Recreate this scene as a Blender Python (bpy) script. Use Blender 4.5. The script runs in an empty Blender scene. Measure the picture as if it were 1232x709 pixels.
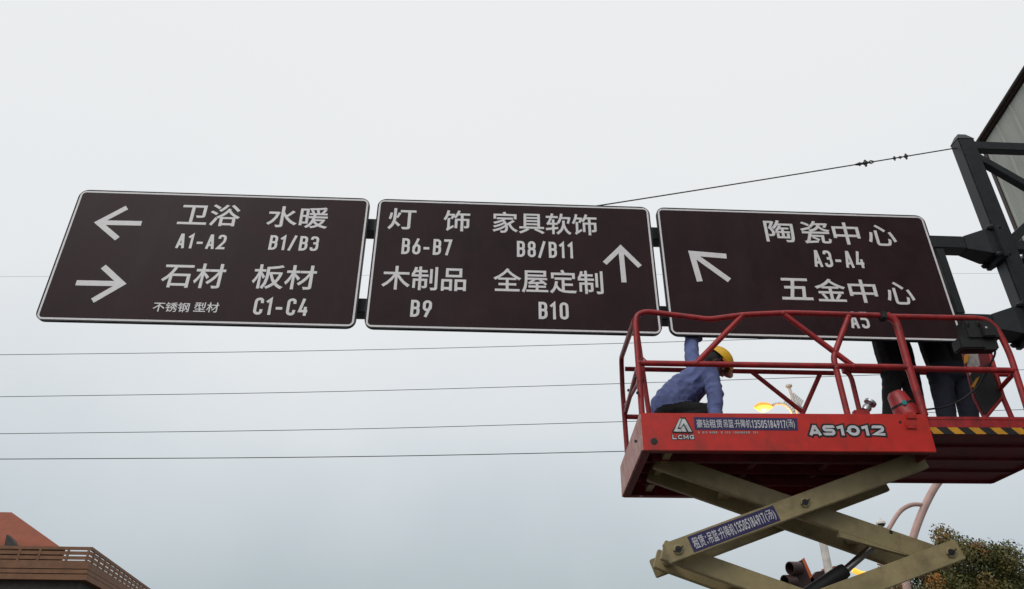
import bpy, bmesh, math, random
from mathutils import Vector, Matrix, noise
random.seed(7)
C = bpy.context.scene.collection
SC = bpy.context.scene

# ------------------------------------------------------------------ camera
W, H, F = 1232.0, 709.0, 870.0
CR = Vector((0.99887, -0.04754, 0.00291)); CU = Vector((-0.02566, -0.48568, 0.87376)); CF = Vector((0.04012, 0.87284, 0.48635))
CAM = Vector((0, 0, 1.6))
cam = bpy.data.cameras.new('camera'); camo = bpy.data.objects.new('camera', cam); C.objects.link(camo)
cam.sensor_width = 36; cam.lens = F / W * 36; cam.clip_end = 5000
m = Matrix((CR, CU, -CF)).transposed().to_4x4(); m.translation = CAM; camo.matrix_world = m
SC.camera = camo
SC.view_settings.view_transform = 'Standard'; SC.view_settings.look = 'None'
SC.view_settings.exposure = 0.0; SC.view_settings.gamma = 1

# ------------------------------------------------------------------ sky and sun (overcast)
SUN_EL, SUN_AZ = math.radians(42), math.radians(215)          # azimuth clockwise from +Y
world = bpy.data.worlds.new('World'); SC.world = world; world.use_nodes = True
nt = world.node_tree; nt.nodes.clear()
out = nt.nodes.new('ShaderNodeOutputWorld'); bg = nt.nodes.new('ShaderNodeBackground')
sky = nt.nodes.new('ShaderNodeTexSky'); sky.sky_type = 'NISHITA'; sky.sun_disc = False
sky.sun_elevation = SUN_EL; sky.sun_rotation = SUN_AZ; sky.dust_density = 4; sky.air_density = 1.5
tc = nt.nodes.new('ShaderNodeTexCoord'); sep = nt.nodes.new('ShaderNodeSeparateXYZ'); nt.links.new(tc.outputs['Generated'], sep.inputs[0])
nz = nt.nodes.new('ShaderNodeTexNoise'); nz.inputs['Scale'].default_value = 2.2; nz.inputs['Detail'].default_value = 5
nt.links.new(tc.outputs['Generated'], nz.inputs['Vector'])
ma = nt.nodes.new('ShaderNodeMath'); ma.operation = 'MULTIPLY_ADD'; ma.inputs[1].default_value = 0.26
nt.links.new(nz.outputs['Fac'], ma.inputs[0])
sb = nt.nodes.new('ShaderNodeMath'); sb.operation = 'SUBTRACT'; sb.inputs[1].default_value = 0.13
nt.links.new(sep.outputs['Z'], sb.inputs[0]); nt.links.new(sb.outputs[0], ma.inputs[2])
cr = nt.nodes.new('ShaderNodeValToRGB'); nt.links.new(ma.outputs[0], cr.inputs['Fac'])
stops = [(0.0, (0.42, 0.475, 0.515)), (0.10, (0.485, 0.55, 0.59)), (0.2, (0.59, 0.65, 0.69)), (0.32, (0.73, 0.77, 0.80)), (0.45, (0.82, 0.845, 0.862)), (0.62, (0.85, 0.867, 0.88)), (1.0, (0.885, 0.895, 0.905))]
el = cr.color_ramp.elements
el[0].position, el[0].color = stops[0][0], (*stops[0][1], 1)
el[1].position, el[1].color = stops[-1][0], (*stops[-1][1], 1)
for ps, c in stops[1:-1]:
    e = el.new(ps); e.color = (*c, 1)
sc_ = nt.nodes.new('ShaderNodeVectorMath'); sc_.operation = 'SCALE'; sc_.inputs['Scale'].default_value = 10.0
nt.links.new(cr.outputs['Color'], sc_.inputs[0])
mx = nt.nodes.new('ShaderNodeMix'); mx.data_type = 'RGBA'; mx.inputs[0].default_value = 0.96      # thick cloud over the clear sky
nt.links.new(sky.outputs[0], mx.inputs[6]); nt.links.new(sc_.outputs[0], mx.inputs[7])
bg.inputs['Strength'].default_value = 0.1
nt.links.new(mx.outputs[2], bg.inputs['Color']); nt.links.new(bg.outputs[0], out.inputs[0])
sl = bpy.data.lights.new('sun', 'SUN'); sl.energy = 0.9; sl.angle = math.radians(25); sl.color = (1.0, 0.95, 0.88)
so = bpy.data.objects.new('sun', sl); C.objects.link(so)
sd = Vector((math.sin(SUN_AZ) * math.cos(SUN_EL), math.cos(SUN_AZ) * math.cos(SUN_EL), math.sin(SUN_EL)))
so.rotation_euler = sd.to_track_quat('Z', 'Y').to_euler()

# ------------------------------------------------------------------ helpers
def ray(px, py): return CR * ((px - W / 2) / F) - CU * ((py - H / 2) / F) + CF
def at(px, py, Y):
    d = ray(px, py); return CAM + d * (Y / d.y)
LA, LB = math.radians(-4.5), math.radians(.75)                # the lift stands turned and leaning a little
LR = Matrix.Rotation(LA, 3, 'Z') @ Matrix.Rotation(LB, 3, 'Y'); LRI = LR.transposed()
LO = Vector((1.212, 5.175, 3.2)) - LR @ Vector((0, 0, 3.2))
def atl(px, py, v):                                           # point on the lift's plane at depth v, in the lift's own axes
    o = LRI @ (CAM - LO); d = LRI @ ray(px, py); return o + d * ((v - o.y) / d.y)

def mat(name, col, rough=0.6, metal=0.0, var=0.0, scale=8.0, bump=0.0, bscale=60.0, emit=None, estr=0, var_col=None, spec=0.5, stretch=None, coat=0, grime=None):
    M = bpy.data.materials.new(name); M.use_nodes = True; t = M.node_tree; b = t.nodes['Principled BSDF']
    b.inputs['Base Color'].default_value = (*col, 1); b.inputs['Roughness'].default_value = rough; b.inputs['Metallic'].default_value = metal
    b.inputs['Specular IOR Level'].default_value = spec; b.inputs['Coat Weight'].default_value = coat
    tcn = t.nodes.new('ShaderNodeTexCoord'); src = tcn.outputs['Object']
    if stretch:
        mp = t.nodes.new('ShaderNodeMapping'); mp.inputs['Scale'].default_value = stretch; t.links.new(src, mp.inputs[0]); src = mp.outputs[0]
    if var or var_col:
        n = t.nodes.new('ShaderNodeTexNoise'); n.inputs['Scale'].default_value = scale; n.inputs['Detail'].default_value = 8; n.inputs['Roughness'].default_value = 0.65
        t.links.new(src, n.inputs['Vector'])
        r = t.nodes.new('ShaderNodeValToRGB'); r.color_ramp.elements[0].position = 0.35; r.color_ramp.elements[1].position = 0.68
        c2 = var_col or tuple(min(1, x * (1 + var)) for x in col); c1 = tuple(x * (1 - var) for x in col)
        r.color_ramp.elements[0].color = (*c1, 1); r.color_ramp.elements[1].color = (*c2, 1)
        t.links.new(n.outputs['Fac'], r.inputs[0]); t.links.new(r.outputs[0], b.inputs['Base Color'])
        mr = t.nodes.new('ShaderNodeMapRange'); mr.inputs['To Min'].default_value = max(0.05, rough - 0.12); mr.inputs['To Max'].default_value = min(1, rough + 0.12)
        t.links.new(n.outputs['Fac'], mr.inputs[0]); t.links.new(mr.outputs[0], b.inputs['Roughness'])
    if grime:                                                 # stains and dust streaks: (colour, amount, scale, vertical stretch)
        gc, amt, gs, gv = grime
        mp = t.nodes.new('ShaderNodeMapping'); mp.inputs['Scale'].default_value = (1, 1, gv); t.links.new(tcn.outputs['Object'], mp.inputs[0])
        n = t.nodes.new('ShaderNodeTexNoise'); n.inputs['Scale'].default_value = gs; n.inputs['Detail'].default_value = 9; n.inputs['Roughness'].default_value = .7; t.links.new(mp.outputs[0], n.inputs['Vector'])
        r = t.nodes.new('ShaderNodeMapRange'); r.inputs['From Min'].default_value = .5; r.inputs['From Max'].default_value = .72; r.inputs['To Max'].default_value = amt; t.links.new(n.outputs['Fac'], r.inputs[0])
        x = t.nodes.new('ShaderNodeMix'); x.data_type = 'RGBA'; x.inputs[7].default_value = (*gc, 1); t.links.new(r.outputs[0], x.inputs[0])
        src_ = b.inputs['Base Color'].links
        if src_: t.links.new(src_[0].from_socket, x.inputs[6])
        else: x.inputs[6].default_value = (*col, 1)
        t.links.new(x.outputs[2], b.inputs['Base Color'])
    if bump:
        n = t.nodes.new('ShaderNodeTexNoise'); n.inputs['Scale'].default_value = bscale; n.inputs['Detail'].default_value = 5; t.links.new(src, n.inputs['Vector'])
        bp = t.nodes.new('ShaderNodeBump'); bp.inputs['Strength'].default_value = bump; bp.inputs['Distance'].default_value = 0.01
        t.links.new(n.outputs['Fac'], bp.inputs['Height']); t.links.new(bp.outputs[0], b.inputs['Normal'])
    if emit:
        b.inputs['Emission Color'].default_value = (*emit, 1); b.inputs['Emission Strength'].default_value = estr
    return M

M = dict(
    asphalt=mat('asphalt', (.05, .05, .052), .9, var=.3, scale=3, bump=.4, bscale=80),
    paint_line=mat('road_paint', (.7, .7, .68), .7, var=.15, scale=5),
    concrete=mat('concrete', (.3, .29, .27), .85, var=.2, scale=3, bump=.3),
    board=mat('brown_sheeting', (.029, .0118, .0152), .46, var=.30, scale=1.7, bump=.05, bscale=200, spec=.15, grime=((.055, .038, .038), .3, 2.2, .2)),
    sheet=mat('silver_sheeting', (.80, .78, .80), .5, var=.07, scale=14),
    dark=mat('dark_steel', (.013, .0165, .021), .5, var=.35, scale=9, bump=.15, bscale=50),
    black=mat('black_rubber', (.012, .012, .014), .6, var=.2, scale=10),
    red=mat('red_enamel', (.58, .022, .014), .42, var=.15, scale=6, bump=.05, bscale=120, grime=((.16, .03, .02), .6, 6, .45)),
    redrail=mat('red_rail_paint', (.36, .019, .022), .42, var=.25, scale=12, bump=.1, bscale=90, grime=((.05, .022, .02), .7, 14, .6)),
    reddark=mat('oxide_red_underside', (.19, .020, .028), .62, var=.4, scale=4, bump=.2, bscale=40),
    worn=mat('worn_red_plate', (.42, .16, .14), .7, var_col=(.60, .42, .38), scale=9, bump=.15),
    beige=mat('beige_arm_paint', (.33, .265, .135), .5, var=.16, scale=5, bump=.15, bscale=40, grime=((.11, .08, .045), .6, 7, 1)),
    steel=mat('bright_steel', (.5, .5, .52), .3, 1.0, var=.15, scale=20),
    wire=mat('weathered_cable', (.05, .052, .055), .7, var=.2, scale=30),
    stick=mat('navy_vinyl', (.026, .018, .10), .4, var=.12, scale=14),
    white=mat('white_vinyl', (.62, .62, .66), .5, var=.1, scale=30),
    grey=mat('grey_print', (.36, .33, .33), .5, var=.3, scale=60),
    chrome=mat('silver_badge', (.55, .56, .56), .4, .3, var=.3, scale=25),
    outl=mat('black_print', (.012, .012, .013), .5),
    yellow=mat('amber_tape', (.62, .29, .02), .55, var=.2, scale=12),
    teal=mat('teal_sticker', (.02, .28, .30), .4),
    shirt=mat('blue_cotton', (.13, .165, .36), .9, var=.22, scale=5, bump=.5, bscale=35),
    navy=mat('navy_denim', (.008, .010, .021), .95, var=.35, scale=6, bump=.4, bscale=45),
    blackc=mat('black_cloth', (.005, .005, .006), .95, var=.2, scale=6, bump=.3, bscale=40),
    skin=mat('tanned_skin', (.115, .055, .038), .55, var=.12, scale=14, bump=.1),
    hair=mat('black_hair', (.012, .010, .009), .8, bump=.5, bscale=90),
    helmet=mat('yellow_helmet_shell', (.80, .46, .012), .38, var=.10, scale=7),
    brim=mat('orange_brim', (.62, .20, .03), .45),
    eye=mat('eye', (.10, .09, .085), .2),
    boot=mat('dark_boot', (.02, .016, .013), .7, var=.3),
    terra=mat('terracotta_render', (.25, .072, .040), .85, var=.14, scale=1.1, bump=.3, bscale=6),
    brownp=mat('brown_cladding', (.20, .10, .055), .8, var=.2, scale=1.6, bump=.2, bscale=8),
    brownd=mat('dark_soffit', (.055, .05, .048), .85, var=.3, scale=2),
    rib=mat('grey_sheet_metal', (.33, .345, .31), .6, var=.2, scale=1.5, stretch=(1, 1, .25)),
    gutter=mat('brown_gutter', (.05, .035, .032), .6, var=.3),
    polew=mat('white_pole_paint', (.62, .60, .56), .5, var=.14, scale=6),
    polep=mat('pink_lit_pole_paint', (.46, .31, .28), .5, var=.14, scale=4),  # pink light on the curved pole put into its colour
    lampg=mat('lit_sodium_glass', (.8, .4, .1), .4, emit=(1.0, .38, .05), estr=3.2),
    lamph=mat('glowing_lamp_housing', (.55, .30, .06), .45, emit=(1.0, .22, .004), estr=1.15),  # shell emits too: the lamp's orange glow put into the housing
    sigo=mat('orange_backplate', (.55, .12, .04), .5, var=.2),
    sigd=mat('signal_housing', (.03, .013, .012), .5, var=.2, scale=20),
    ambers=mat('lit_amber_tube', (.8, .4, .05), .5, emit=(1.0, .42, .05), estr=1.3),
    glass=mat('dark_glass', (.02, .025, .03), .1),
    bark=mat('bark', (.09, .07, .05), .9, var=.3, bump=.6),
    soil=mat('soil', (.07, .055, .04), .95, var=.3),
)

def link(name, me, mt, parent=None):
    o = bpy.data.objects.new(name, me); C.objects.link(o)
    if mt is not None: me.materials.append(mt)
    if parent: o.parent = parent
    return o
def obj(name, bm, mt, parent=None, smooth=False):
    me = bpy.data.meshes.new(name); bmesh.ops.recalc_face_normals(bm, faces=bm.faces[:]); bm.to_mesh(me); bm.free()
    if smooth:
        me.polygons.foreach_set('use_smooth', [True] * len(me.polygons))
        try: me.set_sharp_from_angle(angle=math.radians(40))
        except Exception: pass
    return link(name, me, mt, parent)
def thing(name, label, cat, loc=(0, 0, 0), rz=0, group=None):
    o = bpy.data.objects.new(name, None); C.objects.link(o); o.location = loc; o.rotation_euler = (0, 0, rz)
    o['label'] = label; o['category'] = cat; o.empty_display_size = .2
    if group: o['group'] = group
    return o
def tag(o, label, cat, group=None):
    o['label'] = label; o['category'] = cat
    if group: o['group'] = group
    return o
def box(bm, c, s, bev=0.0, rot=None):
    r = bmesh.ops.create_cube(bm, size=1); vs = r['verts']
    bmesh.ops.scale(bm, vec=s, verts=vs)
    if bev:
        es = list({e for v in vs for e in v.link_edges})
        n = bmesh.ops.bevel(bm, geom=es, offset=bev, segments=2, affect='EDGES'); vs = list({v for f in n['faces'] for v in f.verts} | {v for v in vs if v.is_valid})
    if rot is not None: bmesh.ops.rotate(bm, cent=(0, 0, 0), matrix=rot, verts=vs)
    bmesh.ops.translate(bm, vec=c, verts=vs); return vs
def boxb(bm, a, b, bev=0): 
    a = Vector(a); b = Vector(b); return box(bm, (a + b) / 2, [abs(x) for x in (b - a)], bev)
def frame_of(d, up=Vector((0, 0, 1))):
    d = d.normalized()
    if abs(d.dot(up)) > .97: up = Vector((0, 1, 0))
    s = d.cross(up).normalized(); u = s.cross(d).normalized(); return s, u
def tube(bm, pts, r, n=10, cap=True, sq=False):
    pts = [Vector(p) for p in pts]; rings = []
    rs = r if isinstance(r, (list, tuple)) else [r] * len(pts)
    ps = None
    for i, p in enumerate(pts):
        a = pts[max(0, i - 1)]; b = pts[min(len(pts) - 1, i + 1)]; d = (b - a).normalized()
        if ps is None: s, u = frame_of(d)
        else:
            s = (ps - d * ps.dot(d)).normalized(); u = s.cross(d).normalized()
        ps = s; ring = []
        for k in range(n):
            an = 2 * math.pi * (k + .5) / n; ring.append(bm.verts.new(p + s * math.cos(an) * rs[i] + u * math.sin(an) * rs[i]))
        rings.append(ring)
    for a, b in zip(rings, rings[1:]):
        for k in range(n): bm.faces.new((a[k], a[(k + 1) % n], b[(k + 1) % n], b[k]))
    if cap: bm.faces.new(rings[0]); bm.faces.new(rings[-1][::-1])
def curve(pts, rad=.06, k=5):                                 # round the corners of a polyline
    pts = [Vector(p) for p in pts]; o = [pts[0]]
    for i in range(1, len(pts) - 1):
        p = pts[i]; a = pts[i - 1] - p; b = pts[i + 1] - p
        ra = min(rad, a.length * .45); rb = min(rad, b.length * .45); A = p + a.normalized() * ra; B = p + b.normalized() * rb
        for j in range(k + 1):
            t = j / k; o.append(A * (1 - t) ** 2 + p * 2 * t * (1 - t) + B * t * t)
    o.append(pts[-1]); return o
def beam(bm, a, b, w, h, bev=0, up=Vector((0, 0, 1))):        # rectangular bar from a to b: w sideways, h upwards
    a = Vector(a); b = Vector(b); d = b - a; s, u = frame_of(d, up)
    R = Matrix((s, d.normalized(), u)).transposed(); return box(bm, (a + b) / 2, (w, d.length, h), bev, R)
def prism(bm, pts2, d, off):                                  # polygon points extruded by vector off
    a = [bm.verts.new(Vector(p)) for p in pts2]; b = [bm.verts.new(Vector(p) + Vector(off)) for p in pts2]; n = len(a)
    bm.faces.new(a); bm.faces.new(b[::-1])
    for i in range(n): bm.faces.new((a[i], a[(i + 1) % n], b[(i + 1) % n], b[i]))
def one(name, f, mt, parent=None, smooth=False):
    bm = bmesh.new(); f(bm); return obj(name, bm, mt, parent, smooth)
def tubeo(name, pts, r, mt, parent=None, n=10): return one(name, lambda bm: tube(bm, pts, r, n), mt, parent, True)
def lathe(bm, base, axis, prof, n=20):
    axis = Vector(axis).normalized(); s, u = frame_of(axis); base = Vector(base); rings = []
    for (t, r) in prof:
        rings.append([bm.verts.new(base + axis * t + (s * math.cos(2 * math.pi * k / n) + u * math.sin(2 * math.pi * k / n)) * max(r, 1e-4)) for k in range(n)])
    for a, b in zip(rings, rings[1:]):
        for k in range(n): bm.faces.new((a[k], a[(k + 1) % n], b[(k + 1) % n], b[k]))
    bm.faces.new(rings[0][::-1]); bm.faces.new(rings[-1])

def text_mesh(s, x0, x1, z0, z1, bold=.02):                   # print fitted to a box in its own x/y plane, strokes fattened outwards by bold
    cu = bpy.data.curves.new('t', 'FONT'); cu.body = s; cu.resolution_u = 3; cu.fill_mode = 'FRONT'
    o = bpy.data.objects.new('t', cu); C.objects.link(o); bpy.context.view_layer.update()
    me = bpy.data.meshes.new_from_object(o.evaluated_get(bpy.context.evaluated_depsgraph_get()))
    bpy.data.objects.remove(o); bpy.data.curves.remove(cu)
    bm = bmesh.new(); bm.from_mesh(me); bmesh.ops.remove_doubles(bm, verts=bm.verts[:], dist=1e-5)
    nrm = {}
    be = [e for e in bm.edges if len(e.link_faces) == 1]
    for e in be:
        f = e.link_faces[0]; a, b = e.verts; d = (b.co - a.co)
        if d.length < 1e-7: continue
        n = Vector((d.y, -d.x, 0)).normalized()
        if n.dot(f.calc_center_median() - (a.co + b.co) / 2) > 0: n = -n
        for v in (a, b): nrm.setdefault(v, []).append(n)
    q = []
    for e in be:
        a, b = e.verts
        if a not in nrm or b not in nrm: continue
        def off(v):
            m = sum(nrm[v], Vector()); 
            if m.length < .2: return nrm[v][0] * bold
            m.normalize(); return m * min(bold * 1.8, bold / max(.3, m.dot(nrm[v][0])))
        q.append((a.co.copy(), b.co.copy(), b.co + off(b), a.co + off(a)))
    for k, p in enumerate(q):
        vs = [bm.verts.new((c.x, c.y, -.0002 - .0002 * (k % 3))) for c in p]; bm.faces.new(vs)
    co = [v.co for v in bm.verts]
    a0, a1 = min(c.x for c in co), max(c.x for c in co); b0, b1 = min(c.y for c in co), max(c.y for c in co)
    for v in bm.verts: v.co = (x0 + (v.co.x - a0) / (a1 - a0) * (x1 - x0), z0 + (v.co.y - b0) / (b1 - b0) * (z1 - z0), v.co.z)
    for f in bm.faces:
        f.normal_update()
        if f.normal.z < 0: f.normal_flip()
    bm.to_mesh(me); bm.free(); me.materials.clear(); return me
def rounded(pts, R, k=4, closed=False):
    n = len(pts); o = []
    for i, p in enumerate(pts):
        p, rr = (Vector(p[:2]), p[2] if len(p) > 2 else 0)
        if (not closed and i in (0, n - 1)) or rr == 0: o.append(p); continue
        a = Vector(pts[i - 1][:2]) - p; b = Vector(pts[(i + 1) % n][:2]) - p; r = min(R * rr, a.length * .5, b.length * .5); A = p + a.normalized() * r; B = p + b.normalized() * r
        for j in range(k + 1):
            t = j / k; w_ = .74; den = (1 - t) ** 2 + 2 * t * (1 - t) * w_ + t * t; o.append((A * (1 - t) ** 2 + p * 2 * t * (1 - t) * w_ + B * t * t) / den)
    return o
def glyph(ch, w, s):                                          # road-sign style letters as centre-line strokes in a w x 1 cell
    h = s / 2; l, r, b, t = h, w - h, h, 1 - h; c = w / 2; m_ = .52
    return {
        '0': [([(l, b, 1), (r, b, 1), (r, t, 1), (l, t, 1)], 1)], '1': [([(w * .62, 0), (w * .62, t), (w * .05, .74)], 0)],
        '2': [([(l, .72), (l, t, 1), (r, t, 1), (r, .55, .5), (l, b), (w, b)], 0)],
        '3': [([(l, .76), (l, t, 1), (r, t, 1), (r, m_, 1), (w * .35, m_)], 0), ([(w * .5, m_), (r, m_, 1), (r, b, 1), (l, b, 1), (l, .24)], 0)],
        '4': [([(w * .52, 1), (l * .9, .27), (w, .27)], 0), ([(w * .74, .52), (w * .74, 0)], 0)],
        '5': [([(w * .95, t), (l, t), (l, .58), (r, .58, 1), (r, b, 1), (l, b, 1), (l, .24)], 0)],
        '6': [([(l, b, 1), (r, b, 1), (r, .58, 1), (l, .58, 1)], 1), ([(l, .36), (w * .68, 1)], 0)],
        '7': [([(0, t), (r, t), (w * .36, 0)], 0)], '8': [([(l, b, 1), (r, b, 1), (r, m_, 1), (l, m_, 1)], 1), ([(l * 1.15, m_, 1), (r - l * .15, m_, 1), (r - l * .15, t, 1), (l * 1.15, t, 1)], 1)],
        '9': [([(l, t, 1), (r, t, 1), (r, .42, 1), (l, .42, 1)], 1), ([(r, .64), (w * .32, 0)], 0)],
        'A': [([(h * .8, 0), (c - h * .22, t + h * .5), (c - h * .2, 1)], 0), ([(w - h * .8, 0), (c + h * .22, t + h * .5), (c + h * .2, 1)], 0), ([(w * .2, .27), (w * .8, .27)], 0)],
        'B': [([(l, b), (l, t), (r - .01, t, 1), (r - .01, m_ + .0, 1), (s, m_)], 0), ([(s, m_), (r, m_, 1), (r, b, 1), (0, b)], 0)],
        'C': [([(r, .68), (r, t, 1), (l, t, 1), (l, b, 1), (r, b, 1), (r, .32)], 0)], 'G': [([(r, .7), (r, t, 1), (l, t, 1), (l, b, 1), (r, b, 1), (r, .48), (c, .48)], 0)],
        'S': [([(r, .74), (r, t, 1), (l, t, 1), (l, m_, 1), (r, m_, 1), (r, b, 1), (l, b, 1), (l, .26)], 0)],
        'L': [([(l, 1), (l, b), (w, b)], 0)], 'M': [([(l, 0), (l, t), (c, .3), (r, t), (r, 0)], 0)],
        '-': [([(w * .05, .40), (w * .85, .40)], 0)], '/': [([(w * .1, -.02), (w * .8, 1.02)], 0)]}[ch]
def stroke_mesh(s, x0, x1, z0, z1, w=.46, st=.15, fat=0.0, gap=.15):
    bm = bmesh.new(); x = 0; k = 0
    for ch in s:
        cw = {'1': w * .72, '-': w * .9, '/': w * .95, 'M': w * 1.15}.get(ch, w)
        for pts, cl in glyph(ch, cw, st):
            P = rounded([(p[0] + x,) + tuple(p[1:]) for p in pts], w * .5 - st * .3, closed=bool(cl)); P = [p for i, p in enumerate(P) if i == 0 or (p - P[i - 1]).length > 1e-4]
            n = len(P); L, Rr = [], []; hh = st / 2 + fat
            for i, p in enumerate(P):
                a = (p - P[i - 1]) if (i or cl) else (P[1] - p); b = (P[(i + 1) % n] - p) if (i < n - 1 or cl) else a
                a = a.normalized(); b = b.normalized(); na = Vector((-a.y, a.x)); nb = Vector((-b.y, b.x)); m = (na + nb); m = m.normalized() if m.length > .1 else na; q = min(2.2, 1 / max(.2, m.dot(na))) * hh
                e = Vector((0, 0))
                if fat and not cl: e = -a * fat if i == 0 else (a * fat if i == n - 1 else e)
                z = -.0003 * (k % 3); L.append(bm.verts.new((*(p + m * q + e), z))); Rr.append(bm.verts.new((*(p - m * q + e), z)))
            for i in range(n if cl else n - 1): j = (i + 1) % n; bm.faces.new((L[i], Rr[i], Rr[j], L[j]))
            k += 1
        x += cw + gap
    x -= gap; me = bpy.data.meshes.new('lettering')
    for v in bm.verts: v.co = (x0 + v.co.x / x * (x1 - x0), z0 + v.co.y * (z1 - z0), v.co.z)
    for f in bm.faces:
        f.normal_update()
        if f.normal.z < 0: f.normal_flip()
    bm.to_mesh(me); bm.free(); return me
def lettering(s, x0, x1, z0, z1, basis, mt, parent, bold=.02, thick=.002, name='lettering', **kw):
    me = stroke_mesh(s, x0, x1, z0, z1, **kw) if all(c in '0123456789ABCGLMS-/' for c in s) else text_mesh(s, x0, x1, z0, z1, bold)
    me.transform(basis @ Matrix.Translation((0, 0, thick)))
    return link(name, me, mt, parent)
def basis(o, x, y):
    x = Vector(x).normalized(); y = Vector(y).normalized(); z = x.cross(y)
    m = Matrix((x, y, z)).transposed().to_4x4(); m.translation = Vector(o); return m

# ------------------------------------------------------------------ ground
g = one('ground', lambda bm: boxb(bm, (-900, -900, -.5), (900, 900, -.012)), M['soil']); g['kind'] = 'structure'
g = one('road', lambda bm: boxb(bm, (-200, -14, -.3), (200, 16, 0)), M['asphalt']); g['kind'] = 'structure'
g = one('pavement', lambda bm: boxb(bm, (-200, 16, -.3), (200, 21.5, .13), .01), M['concrete']); g['kind'] = 'structure'
def lines(bm):
    for i in range(-20, 21): boxb(bm, (i * 9, .9, .002), (i * 9 + 4, 1.05, .006))
g = one('lane_markings', lines, M['paint_line']); g['kind'] = 'structure'

# ------------------------------------------------------------------ the three sign boards
SY = 5.85
BZ = basis((0, 0, 0), (1, 0, 0), (0, 0, 1))                    # x right, y up, front towards -Y
def sbasis(o): return Matrix.Translation(-Vector(o)) @ Matrix.Translation((0, SY, 0)) @ BZ
def rrect(x0, x1, z0, z1, r, k=6):
    o = []
    for cx, cz, a in ((x1 - r, z1 - r, 0), (x0 + r, z1 - r, 90), (x0 + r, z0 + r, 180), (x1 - r, z0 + r, 270)):
        for j in range(k + 1):
            t = math.radians(a + 90 * j / k); o.append((cx + r * math.cos(t), cz + r * math.sin(t)))
    return o
def arrow_mesh(tip, tail, w1, w2, w):
    P = lambda q: (lambda v: Vector((v.x, v.z)))(at(q[0], q[1], SY))
    tip, tail, w1, w2 = P(tip), P(tail), P(w1), P(w2); d = (tail - tip).normalized()
    bm = bmesh.new(); h = w / 2
    perp = lambda v: Vector((-v.y, v.x))
    s1 = 1 if perp(d).dot(w1 - tip) > 0 else -1
    tot = []
    e = []
    for wv, s in ((w1, s1), (w2, -s1)):
        a = (wv - tip).normalized(); n = perp(a) * (1 if perp(a).dot(tail - tip) > 0 else -1)   # inner side
        # outer edge runs from the tip to the wing end, inner edge is w further in
        out_e = wv - n * h; in_e = wv + n * h
        # inner edge meets shaft edge (offset h*0.95 from axis)
        so = perp(d) * s * h
        # solve in_e - a*t = tip + so + d*u
        A = Matrix(((-a.x, -d.x), (-a.y, -d.y))); rhs = tip + so - in_e; q = A.inverted() @ rhs
        e.append((out_e, in_e, in_e - a * q[0], tail + so, a, n))
    # outer tip = meeting of the two outer edges
    a1, a2 = e[0][4], e[1][4]; A = Matrix(((a1.x, -a2.x), (a1.y, -a2.y))); q = A.inverted() @ (e[1][0] - e[0][0]); T = e[0][0] + a1 * q[0]
    return [T, e[0][0], e[0][1], e[0][2], e[0][3], e[1][3], e[1][2], e[1][1], e[1][0]]
def sign(label, px, texts, arrows):
    x0, x1 = px; z0, z1 = 4.500, 5.882                        # the printed border line
    o = (x0, SY, z0); t = thing('road_sign', label, 'road sign', o, group='brown direction signs on the overhead beams')
    L = lambda x, z, y=0: (x - x0, y, z - z0)
    e = .022
    one('board', lambda bm: prism(bm, [L(x, z) for x, z in rrect(x0 - e, x1 + e, z0 - e, z1 + e, .085)], 0, (0, .012, 0)), M['board'], t)
    def rimf(bm):                                             # folded edge of the board
        pts = rrect(x0 - e, x1 + e, z0 - e, z1 + e, .085); inn = rrect(x0 - e + .006, x1 + e - .006, z0 - e + .006, z1 + e - .006, .08)
        n = len(pts); V = [[bm.verts.new(L(x, z, y)) for x, z in q] for q, y in ((pts, -.003), (pts, .032), (inn, .032), (inn, -.003))]
        for a in range(4):
            for i in range(n): bm.faces.new((V[a][i], V[a][(i + 1) % n], V[(a + 1) % 4][(i + 1) % n], V[(a + 1) % 4][i]))
    one('edge_frame', rimf, M['dark'], t)
    def border(bm):
        w = .0088; a = rrect(x0 - w, x1 + w, z0 - w, z1 + w, .055); b = rrect(x0 + w, x1 - w, z0 + w, z1 - w, .035); n = len(a)
        V = [[bm.verts.new(L(x, z, y)) for x, z in q] for q, y in ((a, 0), (a, -.002), (b, -.002), (b, 0))]
        for k in range(3):
            for i in range(n): bm.faces.new((V[k][i], V[k][(i + 1) % n], V[k + 1][(i + 1) % n], V[k + 1][i]))
    one('border_line', border, M['sheet'], t)
    for z in (z0 + .27, z1 - .2):                              # stiffening rails on the back
        one('back_rail', lambda bm: boxb(bm, L(x0, z - .12, .014), L(x1, z - .08, .055)), M['steel'], t)
    for s, l, r, tp, bt in texts:
        cx, cy = (l + r) / 2, (tp + bt) / 2
        a, b, c, d = at(l, cy, SY), at(r, cy, SY), at(cx, tp, SY), at(cx, bt, SY)
        zz = s[0] in 'ABC'
        lettering(s, a.x, b.x, d.z, c.z, sbasis(o), M['sheet'], t, bold=.012 if s[0] in '不型' else .013)
    for ar in arrows:
        p = arrow_mesh(*ar[:4], ar[4] * .87); one('arrow', lambda bm: prism(bm, [L(q.x, q.y, -.002) for q in p], 0, (0, .002, 0)), M['sheet'], t)
    return t
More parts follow.
